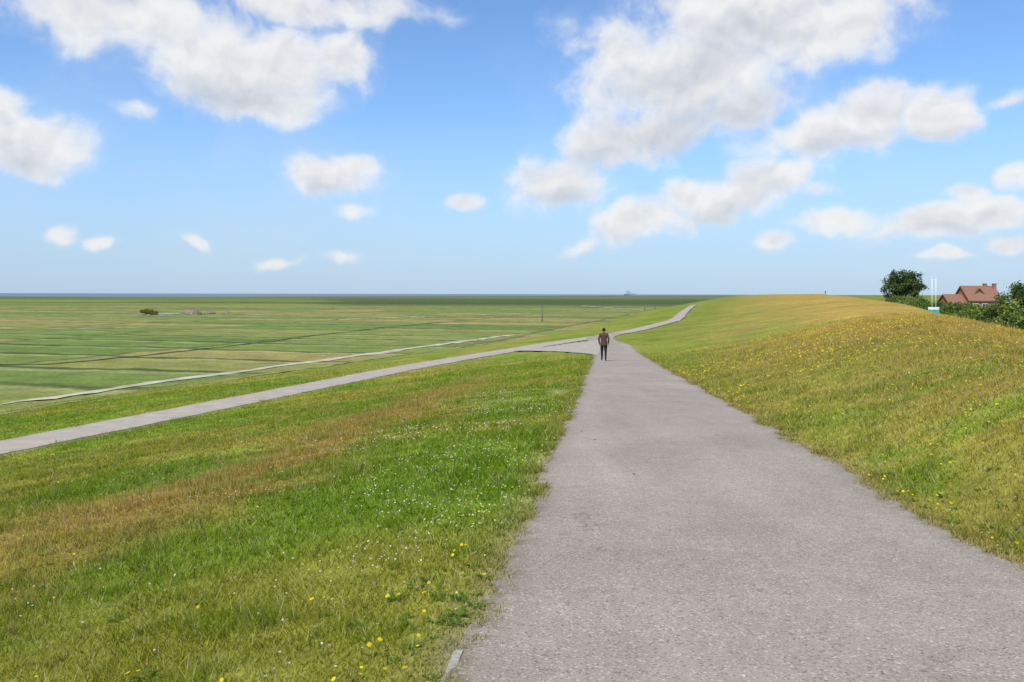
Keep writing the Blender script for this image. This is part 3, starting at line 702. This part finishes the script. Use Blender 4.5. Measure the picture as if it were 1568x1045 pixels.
# cumulus field: tan(azimuth)*100, tan(elevation)*100, half sizes, tilt, weight
CL=[(-46.9,34.1,15.3,4.5,0,1),(-24.4,35.7,15,2.8,0,.9),(-32.4,28.5,14.5,5.4,0,1.1),(-30.8,24.0,9,3.4,0,.95),(-21.2,28.9,5,4.2,0,.95),(-46.9,22.9,3,1.4,0,.5),
(-59.8,18.5,8.2,4.2,0,1.15),(-62,23.3,3.8,3.2,0,1),(-22.8,14.3,6.4,2.5,.1,1),(-19.2,15.4,2.8,1.7,0,.9),(-20,10.3,2.8,1,0,.6),(-5.9,10.7,2.4,1.3,0,.75),
(-50.1,6.4,2.2,1,0,.7),(-54.9,7.5,1.8,1,0,.6),(-38.5,6.4,1.5,.9,0,.5),(-28.4,4.2,3,.8,0,.45),(-19.6,4.4,2.4,.8,0,.4),
(31.8,34.5,17,7,0,1.1),(40.6,33,8.8,5,.5,1),(22.2,27.3,15,6.4,.2,1),(14.1,29.7,8,5.6,0,.65),(14.9,19.7,10.4,4.4,.2,1),(5.3,13.3,6.4,3.7,0,.9),(27.8,22.9,9,3.6,0,.85),
(51.9,22.9,4.6,3.8,0,1.15),(44.7,22.1,7.4,4.1,.15,1.15),(37.4,19.7,8.4,3.2,.1,1),(27.8,12.2,9.4,2.9,.35,1),(32.6,14.5,5,2.3,.2,.8),(15.7,9.2,5.6,2.6,.3,1),(22.2,12.5,3.8,2.4,0,.95),(8.5,6.4,2.6,1.1,.3,.6),
(40.6,9,6,1.7,0,.8),(51.9,8.6,9.4,2.0,.05,1),(59.9,10,5,2.1,0,.95),(31.8,7.2,3.2,1.1,0,.7),(52.7,4.8,4.4,.8,0,.7),(61.5,5.9,3.4,1.2,0,.85),(61.5,14.9,3.6,1.8,0,.85),(55.9,12.2,3,1.3,0,.65),(61.5,24.5,3,.9,0,.4),(38,12.8,2.7,1.1,0,.5)]
SH=[(-34,24.3,12,2.6,0,.8),(-60,16,7,1.6,0,.8),(-23,12.9,5.5,1.1,0,.7),(20,19.5,16,4,.2,.9),(6,11.5,5.5,1.6,0,.7),(43,18.6,11,1.6,.1,.9),(26,10,10,1.5,.35,.7),(50,7.4,10,.8,0,.6),(24,29,12,4,.3,.5)]
def field(vec,lst,mn):
    acc=None
    for (u,v_,rx,ry,rt,wt) in lst:
        a=math.atan(u/100); e_=math.atan(v_/100*math.cos(a))
        sx_=rx/100*math.cos(a)**2*1.24; sy_=ry/100*math.cos(a)*math.cos(e_)**2*1.24
        if rt:
            mp=nt.node('ShaderNodeMapping',vector_type='TEXTURE'); nt.set(mp.inputs[0],vec)
            mp.inputs['Location'].default_value=(a,e_,0); mp.inputs['Rotation'].default_value=(0,0,rt)
            mp.inputs['Scale'].default_value=(sx_,sy_,1)
        else:
            mp=nt.node('ShaderNodeVectorMath',operation='MULTIPLY_ADD'); nt.set(mp.inputs[0],vec)
            mp.inputs[1].default_value=(1/sx_,1/sy_,0); mp.inputs[2].default_value=(-a/sx_,-e_/sy_,0)
        ln=nt.node('ShaderNodeVectorMath',operation='LENGTH'); nt.set(ln.inputs[0],mp.outputs[0])
        f_=nt.math('MULTIPLY_ADD',ln.outputs['Value'],-wt,wt)
        acc=f_ if acc is None else nt.math('SMOOTH_MAX',acc,f_,.2)
    return nt.math('MAXIMUM',acc,mn)
Fd=field(PW,CL,-1.0)
Fs=field(PW,SH,0.0)
nz=nt.noise(PW,17,8,.54)
of=nt.node('ShaderNodeVectorMath',operation='ADD'); nt.set(of.inputs[0],PW); of.inputs[1].default_value=(-.004,.014,0)
nz2=nt.noise(of.outputs[0],17,3,.5)
D=nt.math('ADD',Fd,nt.math('MULTIPLY',nt.math('SUBTRACT',nz,.5),1.4))
d1_=nt.maprange(D,-.14,.75,0,.55,True); d2_=nt.maprange(D,.06,.42,0,.43,True)
dens=nt.math('ADD',d1_,d2_)
rel=nt.math('SUBTRACT',nz,nz2)
lum=nt.math('MULTIPLY',rel,1.3)
lum=nt.math('SUBTRACT',lum,nt.math('MULTIPLY',Fs,.5))
lum=nt.math('ADD',lum,nt.math('MULTIPLY',nt.maprange(D,.2,.9,.12,-.10),1.0))
lum=nt.maprange(lum,-.5,.10,0,1)
cc=nt.mixc(lum,(4.6,4.95,5.6),(7.5,7.5,7.5))
hz_=nt.maprange(el,0.0,.24,.78,0,True)
skyc=nt.mixc(hz_,tint.outputs[0],(3.5,4.75,6.6))
veil=nt.maprange(nt.noise(PW,3.2,5,.6),.47,.78,0,.30,True)
skyc=nt.mixc(veil,skyc,(5.6,6.2,7.0))
fin=nt.mixc(dens,skyc,cc)
nt.set(bg.inputs['Color'],fin)
try: w.cycles.sampling_method='MANUAL'; w.cycles.sample_map_resolution=256
except Exception as ex: print(ex)

sd=bpy.data.lights.new('sun','SUN'); sd.energy=4.3; sd.angle=math.radians(.53); sd.color=(1,.95,.86)
so=bpy.data.objects.new('sun',sd); scene.collection.objects.link(so)
dv=Vector((math.sin(SUN_AZ)*math.cos(SUN_EL),math.cos(SUN_AZ)*math.cos(SUN_EL),math.sin(SUN_EL)))
so.rotation_euler=(dv).to_track_quat('Z','Y').to_euler()

# ------------------------------------------------------------------ camera
cd=bpy.data.cameras.new('camera'); cam=bpy.data.objects.new('camera',cd); scene.collection.objects.link(cam)
cam.location=(0,0,EYE); cam.rotation_euler=(math.radians(90),math.radians(-.12),0)
cd.sensor_width=36; cd.lens=36*1245/1568; cd.shift_y=-.0458; cd.clip_start=.05; cd.clip_end=80000
scene.camera=cam
scene.view_settings.view_transform='Standard'; scene.view_settings.look='None'; scene.view_settings.exposure=0
